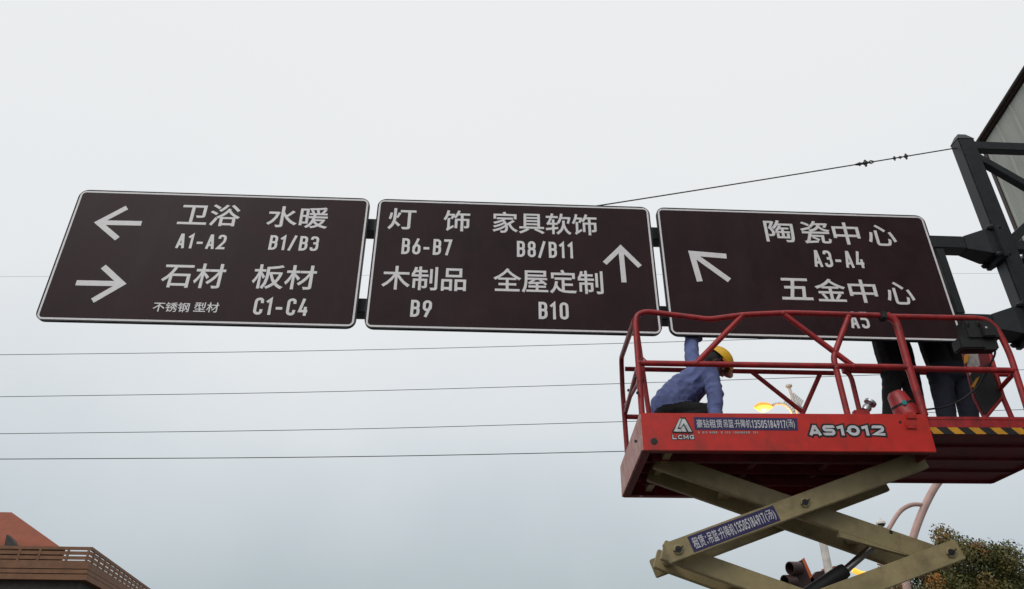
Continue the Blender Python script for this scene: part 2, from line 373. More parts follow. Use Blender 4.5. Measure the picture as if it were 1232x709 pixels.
sign('leftmost brown sign with arrows pointing left and right, listing A1-A2 and C1-C4', (-3.913, -1.158), [
    ('卫浴', 215.5, 289.5, 246, 272), ('水暖', 321.5, 395.5, 249, 274.5), ('A1-A2', 213, 272, 282, 299.5), ('B1/B3', 324, 383.5, 284, 301.5),
    ('石材', 195, 271, 317, 346.8), ('板材', 304, 380.5, 319, 348.5), ('不锈钢', 184, 228, 364, 375.6), ('型材', 233.5, 263.5, 364, 376), ('C1-C4', 305.5, 370.5, 359, 379.5)],
    [((118.5, 268), (170.3, 269), (152.8, 250), (141.3, 287.4), .060), ((146.7, 341.6), (91.7, 340.5), (124.4, 321), (111.3, 362), .062)])
sign('middle brown sign with one arrow pointing up, listing B6-B7 and B10', (-1.036, 1.621), [
    ('灯', 467, 500.5, 251, 276.5), ('饰', 533.5, 565.5, 253.5, 278.5), ('家具软饰', 592.6, 718, 256.5, 282), ('B6-B7', 483.4, 543.7, 287.6, 306.7), ('B8/B11', 621.9, 690.2, 291, 310.2),
    ('木制品', 459.5, 561, 321, 349.5), ('全屋定制', 593.5, 725.5, 324.3, 353), ('B9', 494, 519.5, 361.3, 381.6), ('B10', 648, 684, 363.8, 384.4)],
    [((746.8, 298.4), (750.8, 340), (727.5, 317), (770, 321), .056)])
sign('rightmost brown sign with an arrow pointing up and left, partly behind the red lift railing', (1.733, 4.442), [
    ('陶', 920, 955, 265.3, 291.3), ('瓷', 963.6, 998.6, 266.3, 293.3), ('中', 1002, 1034, 268, 294.5), ('心', 1043.5, 1077, 271, 296), ('A3-A4', 978.5, 1038.3, 302, 322),
    ('五', 939, 976, 335, 361), ('金', 980.7, 1017.5, 335.6, 363), ('中', 1021.5, 1055, 336.8, 364.5), ('心', 1066, 1099, 339.5, 366.6), ('A5', 1022.5, 1045, 375.5, 395.2)],
    [((832.2, 305), (877.5, 337.5), (874, 308.5), (841.9, 338.8), .064)])

# ------------------------------------------------------------------ gantry: beams, post, truss
gt = thing('gantry', 'dark steel sign gantry with a square post, two beams and a truss', 'gantry', (5.36, 6.1, 0))
G = lambda x, y, z: (x - 5.36, y - 6.1, z)
for z in (5.665, 4.765):
    one('cross_beam', lambda bm: boxb(bm, G(-3.6, 5.955, z - .075), G(4.90, 6.105, z + .075), .008), M['dark'], gt)
def cone_sec(z):
    def f(bm):
        a = [(4.90, s, t) for s, t in ((-.075, -.075), (.075, -.075), (.075, .075), (-.075, .075))]; b = [(5.12, s * 1.5, t * 1.9) for _, s, t in a]; c = [(5.20, s * 1.5, t * 1.9) for _, s, t in a]
        V = [[bm.verts.new(G(x, 6.03 + s, z + t)) for x, s, t in q] for q in (a, b, c)]
        for i in range(2):
            for k in range(4): bm.faces.new((V[i][k], V[i][(k + 1) % 4], V[i + 1][(k + 1) % 4], V[i + 1][k]))
        bm.faces.new(V[0]); bm.faces.new(V[2][::-1])
    return f
for z in (5.665, 4.765):
    h = one('haunch', cone_sec(z), M['dark'], gt)
    f = one('flange', lambda bm: boxb(bm, G(5.20, 5.88, z - .2), G(5.25, 6.18, z + .2), .006), M['dark'], gt)
    for dy in (-.12, .12):
        for dz in (-.16, .16):
            one('bolt', lambda bm: lathe(bm, G(5.14, 6.03 + dy, z + dz), (1, 0, 0), [(0, .012), (.02, .026), (.13, .026), (.15, .014)], 6), M['dark'], f)
one('upright', lambda bm: boxb(bm, G(4.56, 5.957, 4.845), G(4.65, 6.06, 5.585), .006), M['dark'], gt)
one('post', lambda bm: boxb(bm, G(5.25, 5.96, 0), G(5.44, 6.11, 7.07), .012), M['dark'], gt)
def capf(bm):
    a = [bm.verts.new(G(x, y, 7.07)) for x, y in ((5.25, 5.96), (5.44, 5.96), (5.44, 6.11), (5.25, 6.11))]; b = [bm.verts.new(G(x, y, 7.16)) for x, y in ((5.30, 6.00), (5.39, 6.00), (5.39, 6.07), (5.30, 6.07))]
    for k in range(4): bm.faces.new((a[k], a[(k + 1) % 4], b[(k + 1) % 4], b[k]))
    bm.faces.new(b)
one('post_cap', capf, M['dark'], gt)
for z, w in ((6.985, .115), (5.66, .12), (4.6, .12)):
    one('chord', lambda bm: boxb(bm, G(5.43, 5.97, z - w / 2), G(9.4, 5.97 + w * .8, z + w / 2), .008), M['dark'], gt)
for a, b in (((5.42, 6.86), (6.65, 5.80)), ((5.42, 5.72), (6.65, 6.72)), ((6.65, 6.85), (7.9, 5.75)), ((5.5, 5.55), (6.65, 4.7))):
    one('brace', lambda bm: beam(bm, G(a[0], 6.03, a[1]), G(b[0], 6.03, b[1]), .08, .09, .006), M['dark'], gt)
one('end_post', lambda bm: boxb(bm, G(9.4, 5.95, 0), G(9.7, 6.25, 7.1), .02), M['dark'], gt)
for x in (5.39, 9.55): one('base_plate', lambda bm: boxb(bm, G(x - .35, 5.75, 0), G(x + .35, 6.44, .05)), M['dark'], gt)

# steel guy cable with clamps
ct = thing('guy_cable', 'thin steel guy cable with wire clamps running up to the top of the dark post', 'cable', tuple(at(718, 247, 6.05)))
A = at(690, 250.5, 6.05); B = Vector((5.26, 6.05, 7.02)); o0 = at(718, 247, 6.05)
o0 = at(718, 245, 6.05); A = o0 + (o0 - B) * ((o0.z - 5.742) / (B.z - o0.z))
dAB = B - A
cp = lambda t, dz=0: A + dAB * t + Vector((0, 0, dz - .012 * 4 * t * (1 - t)))
tubeo('cable', [cp(t / 16) - o0 for t in range(17)], .0075, M['wire'], ct, 6)
def tof(px): return min((abs((lambda q: (W / 2 + F * (q - CAM).dot(CR) / (q - CAM).dot(CF)))(cp(t / 400)) - px), t / 400) for t in range(401))[1]
for px, L_, r in ((1033, .10, .018), (1040, .05, .030), (1076, .03, .020), (1082, .05, .014), (1090, .035, .026)):
    t = tof(px); a = cp(t); d = dAB.normalized()
    one('cable_clamp', lambda bm: (tube(bm, [a - d * L_ / 2 - o0, a - o0, a + d * L_ / 2 - o0], [r * .5, r, r * .6], 7), tube(bm, [a - o0 + Vector((0, 0, -r * 1.5)), a - o0 + Vector((.004, 0, r * 1.3))], r * .4, 6)), M['wire'], ct)
tA = tof(1043); tB = tof(1052)
one('eye_loop', lambda bm: tube(bm, [cp(tA) - o0, (cp((tA + tB) / 2)) - o0 + Vector((0, 0, .022)), cp(tB) - o0, (cp((tA + tB) / 2)) - o0 - Vector((0, 0, .022)), cp(tA) - o0], .006, 6, False), M['wire'], ct)

# ------------------------------------------------------------------ scissor lift
LT = thing('scissor_lift', 'red scissor lift with beige folding arms and a railed platform reaching the signs', 'scissor lift', tuple(LO), LA); LT.rotation_euler = (0, LB, LA)
UL_, UR_ = 0.0, atl(1121, 523, 0).x
ZB, ZT, DV = 3.195, 3.484, 1.43
pan = one('side_panel', lambda bm: boxb(bm, (UL_, -.004, ZB), (UR_, .02, ZT), .003), M['red'], LT)
def punch(px, py, r): one('hole', lambda bm: lathe(bm, atl(px, py, -.006), (0, -1, 0), [(0, r), (.001, r * .9)], 14), M['outl'], pan)
punch(787, 531, .026); punch(1083, 508, .011); punch(765, 531, .012)
for py in (500, 512):
    one('hinge_plate', lambda bm: box(bm, atl(1096, py, -.010), (.075, .010, .05), .003), M['red'], pan)
    for dx in (-.026, .026): one('rivet', lambda bm: lathe(bm, atl(1096, py, -.016) + Vector((dx, 0, 0)), (0, -1, 0), [(0, .007), (.005, .003)], 8), M['red'], pan)
# badge
def tri(pts, mt, y, nm='badge', th=.003): return one(nm, lambda bm: prism(bm, [atl(x, z, y) for x, z in pts], 0, (0, -th, 0)), mt, pan)
tri([(808, 520), (818, 502.5), (824.5, 502.5), (834.5, 520.5), (831, 521.5), (811, 521)], M['outl'], -.005)
tri([(810.5, 519.3), (817.5, 504), (820, 504), (815, 516.5), (819.5, 516.8), (820, 519.8)], M['chrome'], -.009)
tri([(821, 504), (824, 504.5), (832.5, 519.8), (828.5, 519.8), (822.5, 509.5), (819.5, 514.8), (816.8, 514.5)], M['chrome'], -.009)
tri([(822.5, 512), (826, 519.8), (820.8, 519.6), (819.2, 516)], M['chrome'], -.009)
def ptext(s, l, r, t_, b_, mt, y=-.006, bold=.02, th=.002, nm='lettering', par=None, **kw):
    cy, cx = (t_ + b_) / 2, (l + r) / 2
    a, b, c, d = atl(l, cy, y), atl(r, cy, y), atl(cx, t_, y), atl(cx, b_, y)
    return lettering(s, a.x, b.x, d.z, c.z, basis((0, y, 0), (1, 0, 0), (0, 0, 1)), mt, par or pan, bold, th, nm, **kw)
ptext('LCMG', 809, 835, 523.4, 528.7, M['outl'], -.005, th=.001, w=.95, st=.22, fat=.14, gap=.25)
ptext('LCMG', 809, 835, 523.4, 528.7, M['white'], -.007, w=.95, st=.22, gap=.25)
ptext('AS1012', 973, 1064, 512, 524.2, M['outl'], -.005, th=.001, w=1.12, st=.27, fat=.17, gap=.17)
ptext('AS1012', 973, 1064, 512, 524.2, M['white'], -.007, w=1.12, st=.27, gap=.17)
sk = one('sticker', lambda bm: prism(bm, [atl(*q, -.0045) for q in ((834.5, 502), (958.8, 503.4), (960, 518), (836, 517.2))], 0, (0, -.0015, 0)), M['stick'], LT)
ptext('豪钻租赁：', 838, 872, 504.8, 515, M['white'], -.0065, .012, par=sk)
ptext('吊篮·升降机', 870.5, 903.5, 504.8, 515, M['white'], -.0065, .012, par=sk)
ptext('13505184917', 904.5, 945, 505.8, 515.2, M['white'], -.0065, .012, par=sk)
ptext('(汤)', 945.8, 956, 504.6, 516, M['white'], -.0065, .012, par=sk)
def fine(bm):
    x = 840.0
    while x < 911:
        w = random.uniform(1.2, 2.6)
        if random.random() > .12:
            a = atl(x, 519.2, -.006); b = atl(x + w, 521.8, -.006); boxb(bm, (a.x, a.y, b.z), (b.x, a.y - .001, a.z))
        x += w + .7
    
fp = one('fine_print', fine, M['grey'], pan); fp['kind'] = 'stuff'
# deck: perimeter, floor, beams
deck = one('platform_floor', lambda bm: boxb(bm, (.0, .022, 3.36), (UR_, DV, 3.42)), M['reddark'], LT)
endp = one('end_panel', lambda bm: boxb(bm, (-.012, -.002, ZB), (.004, DV, ZT - .01), .002), M['worn'], LT)
one('far_panel', lambda bm: boxb(bm, (.004, DV, ZB), (UR_, DV + .02, ZT)), M['redrail'], LT)
one('end_panel', lambda bm: boxb(bm, (UR_ - .02, .022, ZB), (UR_ - .004, DV, 3.34)), M['reddark'], LT)
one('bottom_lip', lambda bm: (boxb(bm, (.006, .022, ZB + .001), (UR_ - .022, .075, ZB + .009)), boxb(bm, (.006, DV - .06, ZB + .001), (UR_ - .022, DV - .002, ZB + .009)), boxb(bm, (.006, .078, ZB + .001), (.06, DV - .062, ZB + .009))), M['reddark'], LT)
lh = atl(767, 591, DV - .05)
one('lip_hole', lambda bm: lathe(bm, (lh.x + .03, lh.y, ZB - .002), (0, 0, 1), [(0, .018), (.001, .018)], 12), M['sheet'], LT)
for v in (.30, .62, .94, 1.2):
    one('floor_rib', lambda bm: boxb(bm, (.07, v, 3.29), (UR_ - .03, v + .035, 3.358)), M['reddark'], LT)
for u in (.42, 1.0, 1.6, 2.05):
    one('cross_rib', lambda bm: boxb(bm, (u, .08, 3.315), (u + .05, DV - .06, 3.3575)), M['reddark'], LT)
for v in (.34, 1.06):
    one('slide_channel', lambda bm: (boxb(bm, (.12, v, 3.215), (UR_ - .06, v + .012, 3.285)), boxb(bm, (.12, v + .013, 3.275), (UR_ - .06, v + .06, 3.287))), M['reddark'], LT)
one('slide_axle', lambda bm: boxb(bm, (.19, .12, 3.225), (.25, DV - .08, 3.285), .004), M['beige'], LT)
# extension deck
ZE = 3.35; EU = atl(1232, 551, .53).x
e0 = atl(1190, 583, 1.39); EX1 = UR_ + 1.19
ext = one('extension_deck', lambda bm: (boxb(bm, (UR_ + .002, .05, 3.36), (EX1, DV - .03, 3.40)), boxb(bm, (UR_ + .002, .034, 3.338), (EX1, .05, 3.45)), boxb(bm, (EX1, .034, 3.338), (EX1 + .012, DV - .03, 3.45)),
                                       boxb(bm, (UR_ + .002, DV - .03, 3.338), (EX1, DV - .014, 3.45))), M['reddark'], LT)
one('edge_angle', lambda bm: boxb(bm, (UR_ - .02, .028, 3.452), (EX1, .07, 3.478), .003), M['redrail'], LT)
one('kick_plate', lambda bm: boxb(bm, (UR_ + .002, .030, 3.395), (EX1, .0335, 3.451)), M['redrail'], ext)
for v in (.35, .7, 1.05): one('floor_rib', lambda bm: boxb(bm, (UR_ + .01, v, 3.342), (EX1 - .02, v + .05, 3.3595)), M['reddark'], ext)
hz = one('hazard_tape', lambda bm: boxb(bm, (UR_ + .003, .0265, 3.341), (EX1 - .002, .0295, 3.393)), M['outl'], ext)
def tape(u):
    def f(bm):
        a = [(u, 3.342), (u + .075, 3.342), (u + .03, 3.392), (u - .045, 3.392)]; a = [(min(max(x, UR_ + .004), EX1 - .004), z) for x, z in a]; prism(bm, [(x, .0262, z) for x, z in a], 0, (0, -.0015, 0))
    return f
u = UR_ + .03
while u < EX1 - .1: one('stripe', tape(u), M['yellow'], hz); u += .155

# railings
RR = .0235
def rail(name, pts, r=RR, rad=.07, mt=None): return tubeo(name, curve([atl(*q) for q in pts], rad), r, mt or M['redrail'], LT, 12)
V0 = .03; VF = DV - .05
rail('top_rail', [(772.5, 500, V0), (764.5, 390, V0), (766, 379, V0), (777, 374.8, V0), (853, 384.5, V0), (895, 379, V0), (950, 376.5, V0), (1063, 380, V0)], rad=.05)
rail('gate_post', [(781, 500, .16), (765.5, 392, .16), (765, 384, .1)], .02)
rail('end_top_rail', [(763, 386, V0 + .03), (747.5, 431, VF - .05), (749, 470, VF), (758, 590, VF)], rad=.08)
rail('end_mid_rail', [(768, 440, V0 + .03), (752.5, 497, VF)], .02)
rail('end_brace', [(771, 455, .12), (752, 489, VF - .02)], .016)
rail('end_post', [(767, 400, .55), (775, 520, .55)], .016) if False else None
rail('mid_rail', [(768, 437, V0), (1094, 442, V0)])
rail('diagonal_brace', [(893, 380, V0), (838, 437, V0)], .023)
rail('diagonal_brace', [(942, 377.5, V0), (1027, 441, V0)], .023)
rail('bent_post', [(1020.5, 382, V0), (1002.5, 430, V0), (1006, 444, V0), (1020, 500, V0)], .023, .05)
rail('rail_post', [(1066, 379, V0), (1078, 386, V0), (1093, 440, V0), (1112, 500, V0)], .030, .05)
rail('extension_top_rail', [(1058, 380.7, .075), (1192, 383.5, .075), (1213, 420, .075), (1241, 508, .075)], rad=.12)
rail('extension_mid_rail', [(1090, 443.5, .075), (1222, 446, .075)])
rail('corner_brace', [(1220, 449, .09), (1203, 468, .43)], .018)
rail('far_top_rail', [(752, 444, VF), (1003, 449, VF)])
rail('far_mid_rail', [(754, 501.5, VF), (1000, 507, VF)])
rail('far_brace', [(905, 448, VF), (967, 497, VF)], .022)
rail('far_brace', [(987, 449, VF), (965, 499, VF)], .022)
rail('far_extension_rail', [(1037, 507, VF - .06), (1023, 449, VF - .06), (1010, 446, VF - .06), (1222, 451, VF - .06)], rad=.1)
rail('far_post', [(990, 449, VF), (1003, 507, VF)], .02) if False else None
rail('end_gate_rail', [(1243, 505, .09), (1226, 440, .10), (1210, 462, VF - .1), (1228, 520, VF - .1)], rad=.08) if False else None
for px, py in ((893, 380), (838, 437), (942, 377.5), (1027, 441), (1020.5, 382), (1006, 443), (1092, 442), (769, 437)):
    one('weld_bead', lambda bm: bmesh.ops.create_icosphere(bm, subdivisions=2, radius=.0275, matrix=Matrix.Translation(atl(px, py, V0))), M['redrail'], LT, True)
for px, py, v in ((764, 455, V0), (767, 473, V0), (756, 470, .9), (1063, 381, V0)):
    one('rail_bolt', lambda bm: lathe(bm, atl(px, py, v - .035), (0, -1, 0), [(0, .013), (.012, .013), (.014, .006)], 6), M['black'], LT)
one('rail_clamp', lambda bm: box(bm, atl(1062, 381, V0), (.05, .07, .07), .008), M['black'], LT)
tubeo('gate_chain', [atl(770, 420, .04), atl(773, 430, .03), atl(779, 435.5, .02)], .006, M['redrail'], LT, 6)
rail('gate_frame', [(1190, 423, .45), (1206, 477, .45), (1219, 507, .45)], .02, .03)
rail('gate_frame', [(1206, 477, .45), (1182, 506, .45)], .018)
# control box, cable, panel
cb = one('control_box', lambda bm: (box(bm, atl(1176, 400, .12), (.26, .13, .17), .012), box(bm, atl(1173, 416, .13), (.30, .12, .10), .01), box(bm, atl(1188, 398, .05), (.10, .05, .12), .008)), M['black'], LT)
for px, py in ((1164, 393), (1176, 392)): one('switch', lambda bm: lathe(bm, atl(px, py, .06), (0, -.5, 1), [(0, .014), (.03, .012), (.035, .006)], 10), M['black'], cb)
one('marking', lambda bm: box(bm, atl(1186.5, 394, .022), (.014, .003, .014), 0), M['white'], cb)
one('bracket', lambda bm: box(bm, atl(1192, 420, .06), (.09, .03, .025), .004), M['black'], cb)
tubeo('control_cord', curve([atl(1195, 414, .1), atl(1198, 424, .1), atl(1194, 434, .12), atl(1190, 440, .16), atl(1180, 462, .3), atl(1160, 480, .35), atl(1138, 490, .3), atl(1114, 493, .2)], .1), .008, M['black'], LT, 6)
gp = one('gate_plate', lambda bm: prism(bm, [atl(*q, .45) for q in ((1158, 424), (1190, 424), (1207, 478), (1184, 503), (1172, 480))], 0, (0, .02, 0)), M['reddark'], LT)
one('gate_pad', lambda bm: prism(bm, [atl(*q, .448) for q in ((1166, 452), (1188, 438), (1203, 477), (1184, 500), (1174, 480))], 0, (0, -.02, 0)), M['black'], gp)
one('label_plate', lambda bm: prism(bm, [atl(*q, .447) for q in ((1161, 427), (1176, 426), (1179, 440), (1166, 452))], 0, (0, -.006, 0)), M['grey'], gp)
one('amber_label', lambda bm: prism(bm, [atl(*q, .42) for q in ((1174, 456), (1178.5, 453), (1172, 466.5), (1168, 466))], 0, (0, -.004, 0)), M['yellow'], gp)
one('amber_label', lambda bm: prism(bm, [atl(*q, .440) for q in ((1160, 428), (1166, 427), (1164, 436), (1160, 438))], 0, (0, -.006, 0)), M['yellow'], gp)
mo = one('motor_cover', lambda bm: (tube(bm, [atl(1076, 472, .14), atl(1078, 475.5, .14), atl(1094, 503, .14)], [.045, .068, .098], 18), box(bm, atl(1096, 503, .13), (.2, .1, .08), .01)), M['redrail'], LT, True)
one('cover_sticker', lambda bm: lathe(bm, atl(1088, 484.5, .05), (0, -1, 0), [(0, .020), (.002, .018)], 12), M['teal'], mo)
one('cover_strap', lambda bm: tube(bm, [atl(1085, 487, .14), atl(1086.3, 489.2, .14)], [.086, .088], 18), M['black'], mo)
one('lock_knob', lambda bm: (lathe(bm, atl(1041, 494, .1), (.5, 0, .6), [(0, .03), (.03, .035), (.06, .02), (.07, .045), (.09, .045), (.10, .02)], 12)), M['steel'], LT, True)
one('lock_bracket', lambda bm: box(bm, atl(1036, 498, .08), (.12, .05, .05), .008), M['redrail'], LT)
# lifting arms: the pins of each stage
hw, hwl = .066, .055
zs = [3.245, 2.545, 1.88, 1.22, .60]
pLL = atl(815, 665, .30); pM = atl(966, 606, .30); pR = atl(1140, 663, .30)
uL, uR = pLL.x, pR.x
zs[1] = (pLL.z + pR.z) / 2; zs[0] = 2 * pM.z - zs[1] + .0
def arm(u0, z0, u1, z1, v, sub=None, t=.065, h=.145):
    d = Vector((u1 - u0, 0, z1 - z0)); L_ = d.length; d.normalize(); up = Vector((-d.z, 0, d.x)) if d.x > 0 else Vector((d.z, 0, -d.x))
    a = Vector((u0, v, z0)) - d * .085; b = Vector((u1, v, z1)) + d * .085
    o = one('lifting_arm', lambda bm: beam(bm, a, b, t, h, .006), M['beige'], LT)
    return o, d, up
def pin(u, z, v, par):
    one('pin_boss', lambda bm: lathe(bm, (u, v, z), (0, -1, 0), [(0, .034), (.012, .034), (.014, .026)], 18), M['beige'], par)
    one('pin', lambda bm: lathe(bm, (u, v - .0145, z), (0, -1, 0), [(0, .023), (.006, .022)], 16), M['outl'], par)
    one('cotter', lambda bm: box(bm, (u, v - .022, z), (.085, .006, .008), 0, Matrix.Rotation(-.5, 3, 'Y')), M['black'], par)
VN, VFAR = .30, .84
for i in range(4):
    zt, zb = zs[i], zs[i + 1]; zm = (zt + zb) / 2; um = (uL + uR) / 2
    for side, (vo, vi) in enumerate(((VN, VN + .16), (VFAR + .16, VFAR))):
        k_ = .955 if i == 0 else 1
        o, d, up = arm(uL, zb, uL + (uR - uL) * k_, zb + (zt - zb) * k_, vo)                        # rises to the right
        if side == 0:
            for (uu, zz) in ((uL, zb), (um, zm)) + (((uR, zt),) if i else ()): pin(uu, zz, vo - .0325, o)
            if i == 0: a0, ad, aup = o, d, up
        arm(uR, zb, uL, zt, vi)
    for (uu, zz) in ((uL, zb), (um, zm), (uR, zb)):
        one('cross_tube', lambda bm: tube(bm, [(uu, VN + .04, zz), (uu, VFAR + .12, zz)], .038, 12), M['beige'], LT, True)
    # cross plate between the falling arms
    P = Vector((uR, 0, zb)); Q = Vector((uL, 0, zt)); 
    for t_ in (.24, .74):
        c = P.lerp(Q, t_); one('cross_tube', lambda bm: beam(bm, (c.x, VN + .20, c.z), (c.x, VFAR - .035, c.z), .09, .05, .004), M['beige'], LT)
# gusset on top of the falling arm (upper stage)
one('gusset', lambda bm: prism(bm, [atl(*q, VN + .13) for q in ((1008, 622), (1037, 630), (1060, 632.5), (1094, 652), (1090, 668), (1010, 646))], 0, (0, .05, 0)), M['beige'], LT)
one('gusset_slot', lambda bm: lathe(bm, atl(1072, 640.5, VN + .126), (0, -1, 0), [(0, .014), (.001, .013)], 10), M['outl'], LT)
# arm sticker
Bs = Vector((uL, VN - .0325, zs[1])); sB = basis(Bs, ad, aup)
def on_arm(px, py):
    q = atl(px, py, VN - .0325) - Bs; return q.dot(ad), q.dot(aup)
sa = one('sticker', lambda bm: prism(bm, [Bs + ad * x + aup * y for x, y in [(on_arm(832, 658)[0], -.058), (on_arm(936, 620)[0], -.058), (on_arm(936, 620)[0], .058), (on_arm(832, 658)[0], .058)]], 0, (0, -.0015, 0)), M['stick'], LT)
def atext(s, xl, xr, lo=-.042, hi=.042, bold=.012):
    lettering(s, on_arm(*xl)[0], on_arm(*xr)[0], lo, hi, Matrix.Translation((0, -.0016, 0)) @ sB, M['white'], sa, bold, .002)
atext('租赁：', (835, 657), (851.5, 651)); atext('吊篮·升降机', (853, 650), (885.5, 639.5)); atext('13505184917', (886.5, 639), (921, 625.5), -.036, .036); atext('(汤)', (922, 625), (933, 620))
# hydraulic cylinder
cy0, cy1, cy2 = atl(935, 741, .7), atl(1017, 686, .7), atl(1052, 656, .7)
one('hydraulic_cylinder', lambda bm: lathe(bm, cy0, cy1 - cy0, [(0, .056), ((cy1 - cy0).length - .03, .056), ((cy1 - cy0).length, .05)], 20), M['black'], LT, True)
one('cylinder_rod', lambda bm: lathe(bm, cy1 - (cy2 - cy1) * .02, cy2 - cy1, [(0, .028), ((cy2 - cy1).length, .028)], 16), M['steel'], LT, True)
# chassis and wheels
ch = one('chassis', lambda bm: (boxb(bm, (.05, .15, .22), (2.45, 1.27, .52), .02), boxb(bm, (.3, .08, .28), (1.2, .149, .50), .01), boxb(bm, (1.3, .08, .28), (2.2, .149, .50), .01)), M['red'], LT)
for u in (.38, 2.12):
    for v, s in ((.10, -1), (1.32, 1)):
        w = one('wheel', lambda bm: lathe(bm, (u, v - .075, .23), (0, 1, 0), [(0, .17), (.02, .218), (.13, .218), (.15, .17)], 24), M['black'], LT, True)
        one('rim', lambda bm: lathe(bm, (u, v + s * .077, .23), (0, s, 0), [(0, .13), (.012, .11), (.02, .05)], 20), M['beige'], w)

# ------------------------------------------------------------------ people
def capsule(a, b, ra, rb, sub=2):
    bm = bmesh.new()
    for p, r in ((a, ra), (b, rb)):
        bmesh.ops.create_icosphere(bm, subdivisions=sub, radius=r, matrix=Matrix.Translation(p))
    r = bmesh.ops.convex_hull(bm, input=bm.verts[:])
    dead = [g for g in r['geom_interior'] if isinstance(g, bmesh.types.BMVert)]; bmesh.ops.delete(bm, geom=dead, context='VERTS'); return bm
def sdist(p, c):
    a, b, ra, rb = c[:4]; ab = b - a; L2 = ab.length_squared; t = 0 if L2 < 1e-9 else max(0, min(1, (p - a).dot(ab) / L2)); return (p - (a + ab * t)).length - (ra + (rb - ra) * t)
def person(label, origin, caps, wr=.006, vox=.0085):
    t = thing('person', label, 'person', tuple(origin)); o3 = Vector(origin)
    big = bmesh.new()
    for c in caps:
        a, b = Vector(c[0]) - o3, Vector(c[1]) - o3; bm = capsule(a, b, c[2], c[3]); me = bpy.data.meshes.new('x'); bm.to_mesh(me); bm.free(); big.from_mesh(me); bpy.data.meshes.remove(me)
    me = bpy.data.meshes.new('body'); big.to_mesh(me); big.free()
    tmp = bpy.data.objects.new('tmp', me); C.objects.link(tmp)
    md = tmp.modifiers.new('r', 'REMESH'); md.mode = 'VOXEL'; md.voxel_size = vox; md.use_smooth_shade = True
    sm = tmp.modifiers.new('s', 'SMOOTH'); sm.iterations = 3; sm.factor = .5
    bpy.context.view_layer.update()
    me2 = bpy.data.meshes.new_from_object(tmp.evaluated_get(bpy.context.evaluated_depsgraph_get())); bpy.data.objects.remove(tmp)
    cc = [(Vector(c[0]) - o3, Vector(c[1]) - o3, c[2], c[3], c[4]) for c in caps]
    mats = []
    for c in caps:
        if c[4] not in mats: mats.append(c[4])
    me2.materials.clear()
    for k in mats: me2.materials.append(M[k])
    vm = [min(cc, key=lambda c: sdist(v.co, c))[4] for v in me2.vertices]
    me2.update()
    nr = [v.normal.copy() for v in me2.vertices]
    for v, k, n in zip(me2.vertices, vm, nr):
        if k in ('shirt', 'navy', 'blackc'):
            p = v.co; w = .8 * noise.noise(p * 5) + .45 - 1.7 * abs(noise.noise(Vector((p.x * 8 + p.z * 7, p.y * 7, p.z * 9 - p.x * 4)) + 1.2 * noise.noise_vector(p * 4))) ** .75
            v.co = p + n * (w * wr * (1 if k == 'shirt' else .45))
    for f in me2.polygons: f.material_index = mats.index(vm[f.vertices[0]]); f.use_smooth = True
    b = bpy.data.objects.new('body', me2); C.objects.link(b); b.parent = t
    return t, o3
def head(caps, hc, fw, up, hairy=True):                        # skull, jaw, nose, ears, brow, lips
    sd_ = fw.cross(up).normalized(); P = lambda f, u, s: hc + fw * f + up * u + sd_ * s
    caps += [(P(-.015, .03, 0), P(.012, .035, 0), .088, .082, 'skin'), (P(.03, -.055, 0), P(.05, -.075, 0), .055, .036, 'skin'), (P(.02, -.02, .02), P(.05, -.03, .012), .058, .045, 'skin'), (P(.02, -.02, -.02), P(.05, -.03, -.012), .058, .045, 'skin'),
             (P(.095, .012, 0), P(.112, -.022, 0), .010, .015, 'skin'), (P(.09, -.052, -.014), P(.09, -.052, .014), .012, .012, 'skin'), (P(.084, .03, -.035), P(.084, .03, .035), .013, .013, 'skin'),
             (P(-.005, .012, .088), P(-.012, -.022, .083), .014, .010, 'skin'), (P(-.005, .012, -.088), P(-.012, -.022, -.083), .014, .010, 'skin'),
             (P(-.035, .02, .02), P(-.05, -.03, 0), .082, .065, 'hair'), (P(-.035, .02, -.02), P(-.01, .05, 0), .082, .088, 'hair')]
